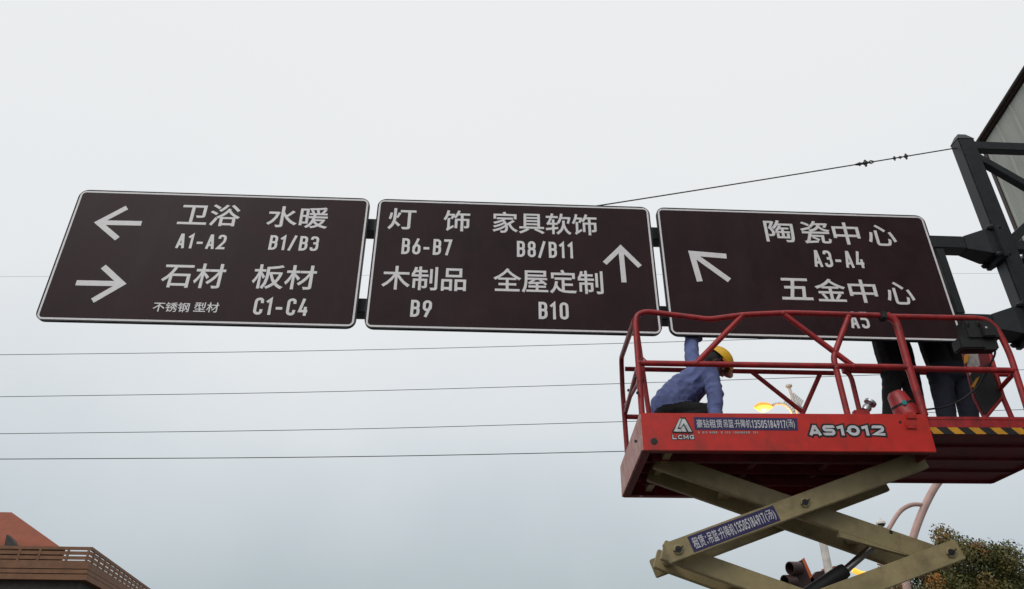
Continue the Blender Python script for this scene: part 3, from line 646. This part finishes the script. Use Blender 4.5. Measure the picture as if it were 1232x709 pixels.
def helmet(t, o3, hc, fw, up):
    sd_ = fw.cross(up).normalized(); cen = hc + up * .048 - o3
    def shell(bm):
        n, k = 28, 9; rings = []
        for j in range(k):
            th = math.radians(90 * j / (k - 1)); rr = math.cos(th); hh = math.sin(th)
            ring = []
            for i in range(n):
                a = 2 * math.pi * i / n; ridge = .006 * max(0, math.cos(a * 2) ** 8) * (1 if j < k - 1 else 0)
                ring.append(bm.verts.new(cen + fw * ((.135 * rr + ridge) * math.cos(a)) + sd_ * (.112 * rr * math.sin(a)) + up * (.118 * hh - .012)))
            rings.append(ring)
        for a, b in zip(rings, rings[1:]):
            for i in range(n): bm.faces.new((a[i], a[(i + 1) % n], b[(i + 1) % n], b[i]))
        bmesh.ops.remove_doubles(bm, verts=rings[-1], dist=.01)
        bmesh.ops.solidify(bm, geom=bm.faces[:], thickness=.004)
    hm = one('helmet', shell, M['helmet'], t, True)
    def brimf(bm):
        top, bot = [], []
        for i in range(15):
            a = math.radians(-75 + 150 * i / 14); e = .05 * math.cos(a) ** 1.2 if abs(a) < 1.5 else 0
            for L_, dz in ((top, 0), (bot, -.005)):
                L_.append((bm.verts.new(cen + fw * (.131 * math.cos(a)) + sd_ * (.109 * math.sin(a)) + up * (-.010 + dz)), bm.verts.new(cen + fw * ((.135 + e) * math.cos(a)) + sd_ * ((.114 + e * .6) * math.sin(a)) + up * (-.028 + dz))))
        for i in range(14):
            bm.faces.new((top[i][0], top[i + 1][0], top[i + 1][1], top[i][1])); bm.faces.new((bot[i][0], bot[i][1], bot[i + 1][1], bot[i + 1][0])); bm.faces.new((top[i][1], top[i + 1][1], bot[i + 1][1], bot[i][1]))
    one('brim', brimf, M['brim'], hm, True)
    one('chin_strap', lambda bm: tube(bm, [cen + sd_ * s * q[0] + fw * q[1] + up * q[2] for s, q in ((1, (.1, .02, -.02)), (1, (.078, .03, -.09)), (1, (.03, .045, -.158)), (-1, (.03, .045, -.158)), (-1, (.078, .03, -.09)), (-1, (.1, .02, -.02)))], .005, 6), M['black'], hm)
def eyes(t, o3, hc, fw, up):
    sd_ = fw.cross(up).normalized()
    for s in (-1, 1): one('eye', lambda bm: bmesh.ops.create_icosphere(bm, subdivisions=2, radius=.013, matrix=Matrix.Translation(hc - o3 + fw * .082 + up * .012 + sd_ * s * .032)), M['eye'], t, True)
def hand(caps, wrist, d, nrm, spread, curl=.6, thumb=1):       # palm plus four bent fingers and a thumb
    d = d.normalized(); nrm = nrm.normalized(); s = d.cross(nrm).normalized()
    for k in (-.027, 0, .027): caps.append((wrist + s * k * .6, wrist + d * .075 + s * k, .019, .015, 'skin'))
    for i, L_ in enumerate((.062, .074, .070, .054)):
        b = wrist + d * .085 + s * (-.033 + .022 * i); a1 = curl * .6; a2 = curl * 1.5; a3 = curl * 2.3
        p1 = b + (d * math.cos(a1) + nrm * math.sin(a1)) * L_ * .45; p2 = p1 + (d * math.cos(a2) + nrm * math.sin(a2)) * L_ * .32; p3 = p2 + (d * math.cos(a3) + nrm * math.sin(a3)) * L_ * .23
        caps += [(b, p1, .0095, .009, 'skin'), (p1, p2, .009, .0085, 'skin'), (p2, p3, .0085, .0078, 'skin')]
    b = wrist + d * .03 - s * .028 * thumb; p1 = b + (d * .6 - s * .7 * thumb + nrm * .3).normalized() * .04; p2 = p1 + (d * .8 - s * .1 * thumb + nrm * .6).normalized() * .03
    caps += [(b, p1, .013, .0105, 'skin'), (p1, p2, .0105, .009, 'skin')]

# crouching man in the blue shirt
FZ = 3.415
pel = at(808, 490, 5.72); che = at(839, 455, 5.72); nk = at(850, 443, 5.72)
hc = at(859.5, 439.5, 5.66); fw = Vector((.62, -.10, -.78)).normalized(); up = Vector((.78, -.04, .62)); up = (up - fw * up.dot(fw)).normalized()
sN = at(852, 448, 5.57); sF = at(834, 441, 5.88)
eN = at(861, 476, 5.50); wN = at(861, 503, 5.42)
eF = at(831, 404, 5.95); wF = Vector((at(838, 390, 6.03).x, 6.04, 4.60))
caps = []
for s in (-.05, .05):
    sv = Vector((0, s, 0))
    caps += [(pel + sv + Vector((-.035, 0, .005)), pel.lerp(che, .5) + sv + Vector((-.015, 0, .01)), .142, .150, 'shirt'), (pel.lerp(che, .5) + sv, che + sv * 1.3, .142, .132, 'shirt')]
caps += [(che, sN, .11, .078, 'shirt'), (che, sF, .10, .07, 'shirt'), (sN, eN, .084, .070, 'shirt'), (eN, wN, .066, .052, 'shirt'), (sF, eF, .074, .058, 'shirt'), (eF, wF - Vector((0, 0, .05)), .054, .04, 'shirt'),
         (che.lerp(nk, .5), hc + up * -.04 - fw * .02, .068, .055, 'skin'), (che.lerp(nk, .7) + Vector((0, .03, 0)), nk + Vector((0, -.03, 0)), .08, .072, 'shirt')]
kN = Vector((pel.x + .30, pel.y - .18, FZ + .22)); kF = Vector((pel.x + .26, pel.y + .18, FZ + .20))
aN = Vector((pel.x - .10, pel.y - .18, FZ + .11)); aF = Vector((pel.x - .12, pel.y + .17, FZ + .11))
hipN = pel + Vector((-.02, -.09, -.07)); hipF = pel + Vector((-.02, .09, -.07))
caps += [(pel + Vector((-.03, -.06, -.085)), pel + Vector((-.03, .06, -.085)), .138, .138, 'blackc'), (hipN, kN, .10, .068, 'blackc'), (hipF, kF, .10, .068, 'blackc'), (kN, aN, .066, .048, 'blackc'), (kF, aF, .066, .048, 'blackc')]
for a in (aN, aF): caps += [(a + Vector((-.03, 0, -.05)), a + Vector((.15, 0, -.062)), .045, .036, 'boot'), (a, a + Vector((-.01, 0, -.05)), .052, .05, 'boot')]
head(caps, hc, fw, up)
hand(caps, wN, Vector((.45, -.1, -.9)), Vector((.5, -.6, -.2)), 0, .5)
hand(caps, wF, Vector((.02, -.25, 1)), Vector((0, -1, .1)), 0, .75, -1)
t, o3 = person('crouching worker in a blue shirt and yellow helmet, one arm raised to the sign', (pel.x, pel.y, FZ), caps, .011)
helmet(t, o3, hc + up * .02 - fw * .01, fw, up); eyes(t, o3, hc, fw, up)

def standing(label, cx, cy, legs, top, bot, hw_, arms, hel, thick=1.0, fy=-1):
    caps = []; F_ = Vector((0, fy, 0)); S = Vector((1, 0, 0)); cz = FZ
    o = Vector((cx, cy, 3.385)); P = lambda x, y, z: o + Vector((x, y, z))
    hip = .88
    for s, (xk, xf, yf) in zip((-1, 1), legs):
        h = P(s * .088 * thick, 0, hip + .02); k = P(xk, yf * .5 - .02, .48); a = P(xf, yf, .12)
        caps += [(h, k, .094 * thick, .068 * thick, bot), (k, a, .070 * thick, .056 * thick, bot), (a + Vector((0, .03, -.06)), a + Vector((s * .02, -.14, -.075)), .047, .038, 'boot'), (a, a + Vector((0, .01, -.06)), .054, .05, 'boot')]
    caps += [(P(-.07 * thick, 0, hip + .06), P(.07 * thick, 0, hip + .06), .115 * thick, .115 * thick, bot)]
    for s in (-1, 1):
        caps += [(P(s * .06 * hw_, 0, hip + .10), P(s * .075 * hw_, 0, 1.18), .118, .118, top), (P(s * .075 * hw_, 0, 1.18), P(s * .10 * hw_, .01, 1.38), .118, .09, top)]
    caps += [(P(-.17, 0, 1.42), P(.17, 0, 1.42), .062, .062, top), (P(0, .01, 1.42), P(0, -.01, 1.56), .062, .055, 'skin')]
    for s, (e, w) in zip((-1, 1), arms):
        e = P(*e); w = P(*w); sh = P(s * .18, 0, 1.42); caps += [(sh, e, .065, .052, top), (e, e.lerp(w, .9), .050, .038, top)]; hand(caps, w, (w - e), Vector((0, -.6, .4)), 0, .6, s)
    hcc = P(0, -.02, 1.625); f = Vector((0, -.97, .22)).normalized(); u_ = Vector((0, .22, .97)); head(caps, hcc, f, u_)
    t, o3 = person(label, o, caps, .006, .009)
    if hel: helmet(t, o3, hcc, f, u_)
    eyes(t, o3, hcc, f, u_)
cA = at(1083, 452, 6.28); cB = at(1144, 452, 6.22)
standing('worker in black trousers standing behind the right sign, only the legs and hips showing', cA.x - .0, 6.28, ((-.22, -.31, .02), (.08, .03, .05)), 'blackc', 'blackc', .86, (((-.26, -.12, 1.38), (-.20, -.14, 1.60)), ((.27, -.1, 1.40), (.2, -.14, 1.62))), True, 1.0)
standing('worker in baggy navy jeans standing beside the black control box', cB.x + .0, 6.22, ((-.18, -.27, .0), (.05, -.01, .04)), 'blackc', 'navy', 1.25, (((-.28, -.1, 1.30), (-.2, -.12, 1.5)), ((.22, -.06, 1.22), (.06, -.12, 1.40))), True, 1.22)

# ------------------------------------------------------------------ street furniture beyond
YL = 22.0
b0 = at(1002, 709, YL); base = Vector((at(956, 480, YL).x, YL, 0))
X = base.x
st = thing('street_lamp', 'white street lamp with a lit orange head and a finned pole top behind the platform', 'street lamp', tuple(base))
Lc = lambda q: Vector(q) - base
ptop = at(952, 478, YL).z
tubeo('pole', [Lc((X, YL, 0)), Lc((X, YL, ptop - 1.2)), Lc((X, YL, ptop - .2))], [.14, .10, .085], M['polew'], st, 14)
tubeo('collar', [Lc((X, YL, at(995, 683, YL).z)), Lc((X, YL, at(995, 683, YL).z + .1))], .12, M['polew'], st, 14)
# curved fin spine leaning out at the top
sp = [at(*q, YL) for q in ((958.4, 503), (957.5, 495), (952.7, 476), (949.6, 467))]
one('pole_top', lambda bm: (tube(bm, [Lc(q) for q in curve(sp, .3)], .048, 10), lathe(bm, Lc(sp[-1]), (0, 0, 1), [(0, .06), (.06, .11), (.11, .10)], 14)), M['polew'], st, True)
for i in range(6):
    a = at(952.5 + 2.1 * i, 479.5 + 1.7 * i, YL); b = at(955.2 + 2.1 * i, 473.2 + 1.7 * i, YL)
    one('fin', lambda bm: tube(bm, [Lc(a), Lc(b)], .028, 8), M['polew'], st)
    a = at(943.0 + 2.2 * i, 485.3 + 2.1 * i, YL); b = at(945.8 + 2.2 * i, 480.8 + 2.1 * i, YL); one('fin', lambda bm: tube(bm, [Lc(a), Lc(b)], .028, 8), M['polew'], st)
one('fin_bar', lambda bm: tube(bm, [Lc(at(952, 480, YL)), Lc(at(965.5, 491, YL)), Lc(at(962, 503, YL))], .03, 8), M['polew'], st)
tubeo('lamp_arm', [Lc(q) for q in curve([at(*q, YL) for q in ((955, 503), (952, 494), (945, 487), (937, 485), (926, 488.5))], .3)], .045, M['polew'], st, 10)
lc = at(918.5, 490.5, YL) - base
def shade(bm):
    n = 20; R_ = []
    for j in range(7):
        th = math.radians(90 * j / 6); R_.append([bm.verts.new(lc + Vector((.30 * math.cos(th) * math.cos(2 * math.pi * i / n), .22 * math.cos(th) * math.sin(2 * math.pi * i / n), .17 * math.sin(th)))) for i in range(n)])
    for a, b in zip(R_, R_[1:]):
        for i in range(n): bm.faces.new((a[i], a[(i + 1) % n], b[(i + 1) % n], b[i]))
lh_ = one('lamp_head', shade, M['lamph'], st, True)
def lens(bm): lathe(bm, lc + Vector((0, 0, .01)), (0, 0, -1), [(0, .23), (.07, .20), (.12, .11), (.13, .02)], 20)
one('lamp_glass', lens, M['lampg'], lh_, True)
pl = bpy.data.lights.new('lamp_light', 'POINT'); pl.energy = 120; pl.color = (1, .45, .12); pl.shadow_soft_size = .2
plo = bpy.data.objects.new('lamp_light', pl); C.objects.link(plo); plo.location = base + lc + Vector((0, 0, -.25))

# traffic signal mounted on its own arm behind the pole
YS = 22.6
tb = at(1010, 690, YS); sg = thing('traffic_signal', 'dark traffic signal heads with orange backplate below the lift arms', 'traffic light', (tb.x, YS, 0))
S_ = lambda px, py, Y=YS: at(px, py, Y) - Vector((tb.x, YS, 0))
tubeo('mast', [Vector((0, 0, 0)), Vector((0, 0, tb.z + .2))], .11, M['sigd'], sg, 12)
one('backplate', lambda bm: prism(bm, [S_(961, 676), S_(967.5, 671), S_(988, 716), S_(969, 716)], 0, (.05, .25, 0)), M['sigo'], sg)
one('housing', lambda bm: prism(bm, [S_(954, 679, YS - .1), S_(965, 673.5, YS - .1), S_(983, 716, YS - .1), S_(962, 716, YS - .1)], 0, (0, .3, 0)), M['sigd'], sg)
for px, py in ((962, 684), (956, 700), (962, 716)):
    a = S_(px, py, YS - .15); d = Vector((-.9, -.35, -.05))
    v = one('visor', lambda bm: lathe(bm, a, d, [(0, .17), (.02, .19), (.38, .19), (.385, .165), (.05, .15)], 18), M['sigd'], sg, True)
one('bracket', lambda bm: prism(bm, [S_(972, 700), S_(982, 688), S_(1008, 684), S_(1016, 692), S_(1016, 706), S_(990, 704)], 0, (0, .15, 0)), M['sigd'], sg)
one('end_housing', lambda bm: prism(bm, [S_(992, 684), S_(1005, 681), S_(1010, 694), S_(996, 697)], 0, (0, .25, 0)), M['sigo'], sg)
one('amber_tube', lambda bm: (tube(bm, [S_(1026, 686), S_(1036, 690.5), S_(1056, 692.5)], .08, 8), tube(bm, [S_(1032, 669), S_(1027, 677)], .05, 8)), M['ambers'], sg)
# curved pole, the pink light on it carried by its colour
YC = 20.0
cb_ = at(1090, 690, YC); cvp = thing('curved_pole', 'pink-lit pole curving to the right with a slimmer arched branch and a small white camera', 'pole', (cb_.x, YC, 0))
K = lambda px, py: at(px, py, YC) - Vector((cb_.x, YC, 0))
tubeo('pole', curve([Vector((K(1087, 700).x, 0, 0)), K(1087, 700), K(1097, 650), K(1110, 614), K(1126, 583), K(1142, 566), K(1170, 553)], .8), [.14] * 1 + [.12] * 40 if False else .10, M['polep'], cvp, 14)
tubeo('branch', curve([K(1110, 607.5), K(1097, 606.5), K(1083, 614), K(1071, 633), K(1062, 652), K(1058, 680)], .6), .06, M['polep'], cvp, 10)
cm = one('camera', lambda bm: (lathe(bm, K(1061, 634), (0, 0, 1), [(0, .04), (.03, .09), (.10, .10), (.13, .06)], 12),), M['glass'], cvp, True)
one('camera_hood', lambda bm: (lathe(bm, K(1060, 630.5), (0, 0, 1), [(0, .13), (.05, .12), (.10, .05), (.16, .02)], 12), boxb(bm, K(1062, 638) + Vector((0, -.03, -.05)), K(1066, 635) + Vector((0, .03, 0)))), M['polew'], cm, True)

# ------------------------------------------------------------------ overhead wires
wl = ['uppermost faint wire across the sky, level with the middle of the signs', 'thin wire just below the bottom edge of the signs', 'second thin wire below the signs, ending behind the mid rail of the platform', 'third thin wire below the signs, passing above the lit lamp level', 'lowest of the thin wires crossing the pale sky']
for (pts, YW, r, lb) in (((( 0, 333), (600, 331), (1232, 329)), 60, .011, wl[0]), (((0, 427), (400, 422.5), (800, 412), (1232, 398)), 34, .016, wl[1]), (((0, 477.5), (400, 472), (790, 460.5), (1232, 445)), 34, .016, wl[2]),
                         (((0, 522), (400, 517.5), (750, 507.5), (1232, 493)), 34, .016, wl[3]), (((0, 552.5), (400, 550.5), (750, 543.5), (1232, 530)), 34, .020, wl[4])):
    Pn = [at(x, y, YW) for x, y in pts]; a = Pn[0] - (Pn[1] - Pn[0]).normalized() * 30; b = Pn[-1] + (Pn[-1] - Pn[-2]).normalized() * 30
    tag(tubeo('overhead_wire', curve([a] + Pn + [b], 12, 6), r, M['wire'], None, 6), lb, 'wire', 'overhead wires')

# ------------------------------------------------------------------ tree
TC = at(1158, 753, 25); TR_ = 2.72
tr = thing('tree', 'rounded broadleaf tree lit orange at its left edge, lower right corner', 'tree', (TC.x, TC.y, 0))
def trunkf(bm):
    h = TC.z - 1.5; tube(bm, [(0, 0, -.2), (.05, 0, h * .5), (0, .05, h)], [.28, .2, .15], 12)
    for i in range(22):
        a = random.uniform(0, 6.28); e = random.uniform(-.1, 1.3); L_ = TR_ * random.uniform(.6, .92)
        d = Vector((math.cos(a) * math.cos(e), math.sin(a) * math.cos(e), math.sin(e))); s = Vector((0, 0, h - random.uniform(0, .8)))
        e_ = s + d * L_; mid = (s + e_) / 2 + Vector((0, 0, .3)); tube(bm, curve([s, mid, e_], .5, 3), .04, 6)
one('trunk', trunkf, M['bark'], tr, True)
lm = bpy.data.materials.new('leaves'); lm.use_nodes = True; t_ = lm.node_tree; bs = t_.nodes['Principled BSDF']; bs.inputs['Roughness'].default_value = .6
at_ = t_.nodes.new('ShaderNodeAttribute'); at_.attribute_name = 'Col'; t_.links.new(at_.outputs['Color'], bs.inputs['Base Color'])
def crown():
    V, Fc, cols = [], [], []
    clumps = []
    for i in range(330):
        d = Vector((random.gauss(0, 1), random.gauss(0, 1), random.gauss(0, 1))).normalized(); r = TR_ * random.uniform(.12, 1.0) ** .5 * (1 + .09 * noise.noise(d * 2.2))
        clumps.append((d * r * Vector((1, 1, .95)).x, random.uniform(.30, .52), d))
    pal = [(.070, .082, .020), (.085, .095, .024), (.115, .105, .026), (.15, .105, .024), (.30, .125, .018), (.060, .074, .022)]
    for c, s, d in clumps:
        c = Vector((d.x * 1.0, d.y, d.z)) * c.length
        px = c.x / TR_; warm = max(0, min(1, .24 - .85 * px + .5 * noise.noise(c * .8) + (.12 if d.z > .5 else 0)))  # orange light on the crown's left put into the leaf colours
        base_c = pal[random.choice((0, 1, 1, 2, 5))] if random.random() > warm else pal[random.choice((2, 3, 3, 4))]
        for k in range(int(400 * (s / .45) ** 2)):
            q = Vector((random.gauss(0, 1), random.gauss(0, 1), random.gauss(0, 1))).normalized() * s * random.uniform(.55, 1.12)
            p = c + q + Vector((0, 0, TC.z)); n = (q.normalized() + Vector((random.gauss(0, .5), random.gauss(0, .5), random.gauss(0, .5)))).normalized()
            a, b = frame_of(n); L_ = random.uniform(.035, .07); an = random.uniform(0, 6.28); u_ = a * math.cos(an) + b * math.sin(an); w_ = n.cross(u_) * .5
            i0 = len(V); V += [p - u_ * L_, p + w_ * L_, p + u_ * L_ + n * .01, p - w_ * L_]; Fc.append((i0, i0 + 1, i0 + 2, i0 + 3))
            j = random.uniform(.85, 1.2); cols += [(base_c[0] * j, base_c[1] * j, base_c[2] * j, 1)] * 4
    me = bpy.data.meshes.new('crown'); me.from_pydata(V, [], Fc); ca = me.color_attributes.new('Col', 'FLOAT_COLOR', 'POINT')
    ca.data.foreach_set('color', [x for c in cols for x in c]); me.update(); return link('crown', me, lm, tr)
crown()

# ------------------------------------------------------------------ building lower left
YB = 60.0; CZ = at(111, 658.3, YB); sdv = Vector((-.2395, 1.1567, 0)).normalized(); fdv = Vector((-1, -.02, 0)).normalized()
sn = Vector((sdv.y, -sdv.x, 0)); fn = Vector((fdv.y, -fdv.x, 0)); fn = Vector((-.02, -1, 0)) if fn.y > 0 else fn
bl = thing('brick_red_building', 'terracotta building with a slatted brown roof parapet, lower left corner', 'building', (CZ.x, CZ.y, 0))
Z = lambda py: at(105, py, YB).z
FL, SL = 26.0, 40.0
c0 = Vector((0, 0, 0))
def ring(z0, z1, out, inn):                                   # L-shaped band round the corner, out = how far proud
    def f(bm):
        k = sn + fn
        pts_o = [c0 + fdv * FL + fn * out, c0 + k * out, c0 + sdv * SL + sn * out]; pts_i = [c0 + sdv * SL - sn * inn, c0 - k * inn, c0 + fdv * FL - fn * inn]
        prism(bm, [Vector((p.x, p.y, z0)) for p in pts_o + pts_i], 0, (0, 0, z1 - z0))
    return f
def bar_between(name, a, b, th, h, z, mt): one(name, lambda bm: beam(bm, Vector((a.x, a.y, z)), Vector((b.x, b.y, z)), th, h), mt, bl)
z658, z680, z687, z693, z698 = Z(658.3), Z(680), Z(686), Z(692), Z(698.5)
one('coping', ring(z658 - .22, z658, .06, .14), M['brownp'], bl)
gaps = [z658 - .28, Z(665.2), Z(671), Z(676.5), z680]
for za in (Z(665.8), Z(671.6), Z(677)):                        # slats of the open parapet
    one('slat', ring(za - .125, za + .125, .03, .06), M['brownp'], bl)
i = 0
x = .1
while x < FL: bar_between('mullion', c0 + fdv * x, c0 + fdv * (x + .16), .10, z658 - z680 - .2, (z658 + z680) / 2, M['brownp']); x += 2.1 if i % 2 else 1.5; i += 1
x = .9
while x < SL: bar_between('mullion', c0 + sdv * x, c0 + sdv * (x + .4), .10, z658 - z680 - .2, (z658 + z680) / 2, M['brownp']); x += 1.9
one('fascia_band', ring(z687 + .08, z680 + .16, .10, 1.2), M['brownp'], bl)
one('groove', ring(z687, z687 + .08, -.05, 1.0), M['brownd'], bl)
one('fascia_band', ring(z693 + .08, z687, .22, 1.2), M['brownp'], bl)
one('groove', ring(z693, z693 + .08, .02, 1.0), M['brownd'], bl)
one('fascia_band', ring(z698, z693, .34, 1.2), M['brownp'], bl)
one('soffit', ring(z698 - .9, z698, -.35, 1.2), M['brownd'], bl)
one('wall', ring(0, z698 - .9, -.2, 1.0), M['terra'], bl)
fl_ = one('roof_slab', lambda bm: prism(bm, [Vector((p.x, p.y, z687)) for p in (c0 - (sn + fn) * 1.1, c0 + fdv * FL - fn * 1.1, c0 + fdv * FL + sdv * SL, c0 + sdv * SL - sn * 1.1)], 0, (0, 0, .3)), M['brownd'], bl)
# solid cladding behind the slats, left part
xs = (at(74, 670, YB).x - CZ.x)
one('cladding', lambda bm: prism(bm, [Vector((xs, .09, z680)), Vector((xs - 24, .09 + .48, z680)), Vector((xs - 24, .57, z658 - .15)), Vector((xs - .0, .09, z658 - .15))], 0, (0, .2, 0)), M['brownp'], bl)
a1 = at(73, 658.5, YB + .6) - Vector((CZ.x, CZ.y, 0)); a2 = at(14, 616.5, YB + 4) - Vector((CZ.x, CZ.y, 0)); a3 = at(78, 668, YB + .6) - Vector((CZ.x, CZ.y, 0))
def roofb(bm):
    b1 = a1 + Vector((-22, 0, 0)); b2 = a2 + Vector((-14, 0, 0)); zb = z680
    f = [Vector((a3.x, .6, zb)), a1, a2, b2, b1, Vector((b1.x, .6, zb))]
    prism(bm, f, 0, (-9, 14, 0))
rf = one('hipped_roof', roofb, M['terra'], bl)
dq = [at(*q, YB + .5) - Vector((CZ.x, CZ.y, 0)) for q in ((5, 657.2), (8, 643), (21, 657.2))]
one('dormer_opening', lambda bm: prism(bm, dq, 0, (0, .6, 0)), M['brownd'], rf)
one('window_band', lambda bm: prism(bm, [Vector((-.6, -.0, z698 - 3.2)), Vector((-24, -.3, z698 - 3.2)), Vector((-24, -.3, z698 - 1.2)), Vector((-.6, -.0, z698 - 1.2))], 0, (0, .25, 0)), M['glass'], bl)

# ------------------------------------------------------------------ sheet-metal building upper right
KC = at(1182, 166, 12); kd = Vector((-.18, -.984, 0)).normalized(); kn = Vector((-kd.y, kd.x, 0)); kn = kn if kn.x < 0 else -kn
wb = thing('corrugated_building', 'tall grey corrugated metal building with a dark roof edge, upper right corner', 'building', (KC.x, KC.y, 0))
zt = KC.z
one('wall', lambda bm: prism(bm, [Vector((0, 0, 0)), kd * 22, kd * 22 - kn * 12, -kn * 12], 0, (0, 0, zt - .15)), M['rib'], wb)
pb = bmesh.new()
wd = .60
prof = [(0, .0), (.02, .028), (.06, .028), (.08, .0), (.30, .0), (.315, .010), (.335, .010), (.35, 0), (wd, 0)]
vs0 = [pb.verts.new(kd * x + kn * (y + .012)) for x, y in prof]; vs1 = [pb.verts.new(kd * x + kn * (y + .012) + Vector((0, 0, zt - .2))) for x, y in prof]
for i in range(len(prof) - 1): pb.faces.new((vs0[i], vs0[i + 1], vs1[i + 1], vs1[i]))
pm = bpy.data.meshes.new('wall_sheet'); pb.to_mesh(pm); pb.free(); pm.materials.append(M['rib'])
for i in range(36):
    o = bpy.data.objects.new('wall_sheet', pm); C.objects.link(o); o.parent = wb; o.location = kd * (i * (wd + .003))
one('roof_edge', lambda bm: prism(bm, [kn * .07 - kd * .1 + Vector((0, 0, zt - .12)), kn * .07 + kd * 22 + Vector((0, 0, zt - .12)), -kn * 12 + kd * 22 + Vector((0, 0, zt - .12)), -kn * 12 - kd * .1 + Vector((0, 0, zt - .12))], 0, (0, 0, .1)), M['gutter'], wb)
one('gutter', lambda bm: tube(bm, [kn * .10 - kd * .16 + Vector((0, 0, zt - .06)), kn * .10 + kd * 22 + Vector((0, 0, zt - .06))], .04, 10), M['gutter'], wb, True)
one('corner_trim', lambda bm: boxb(bm, (-.06, .0, 0), (.06, .08, zt - .15)), M['gutter'], wb)
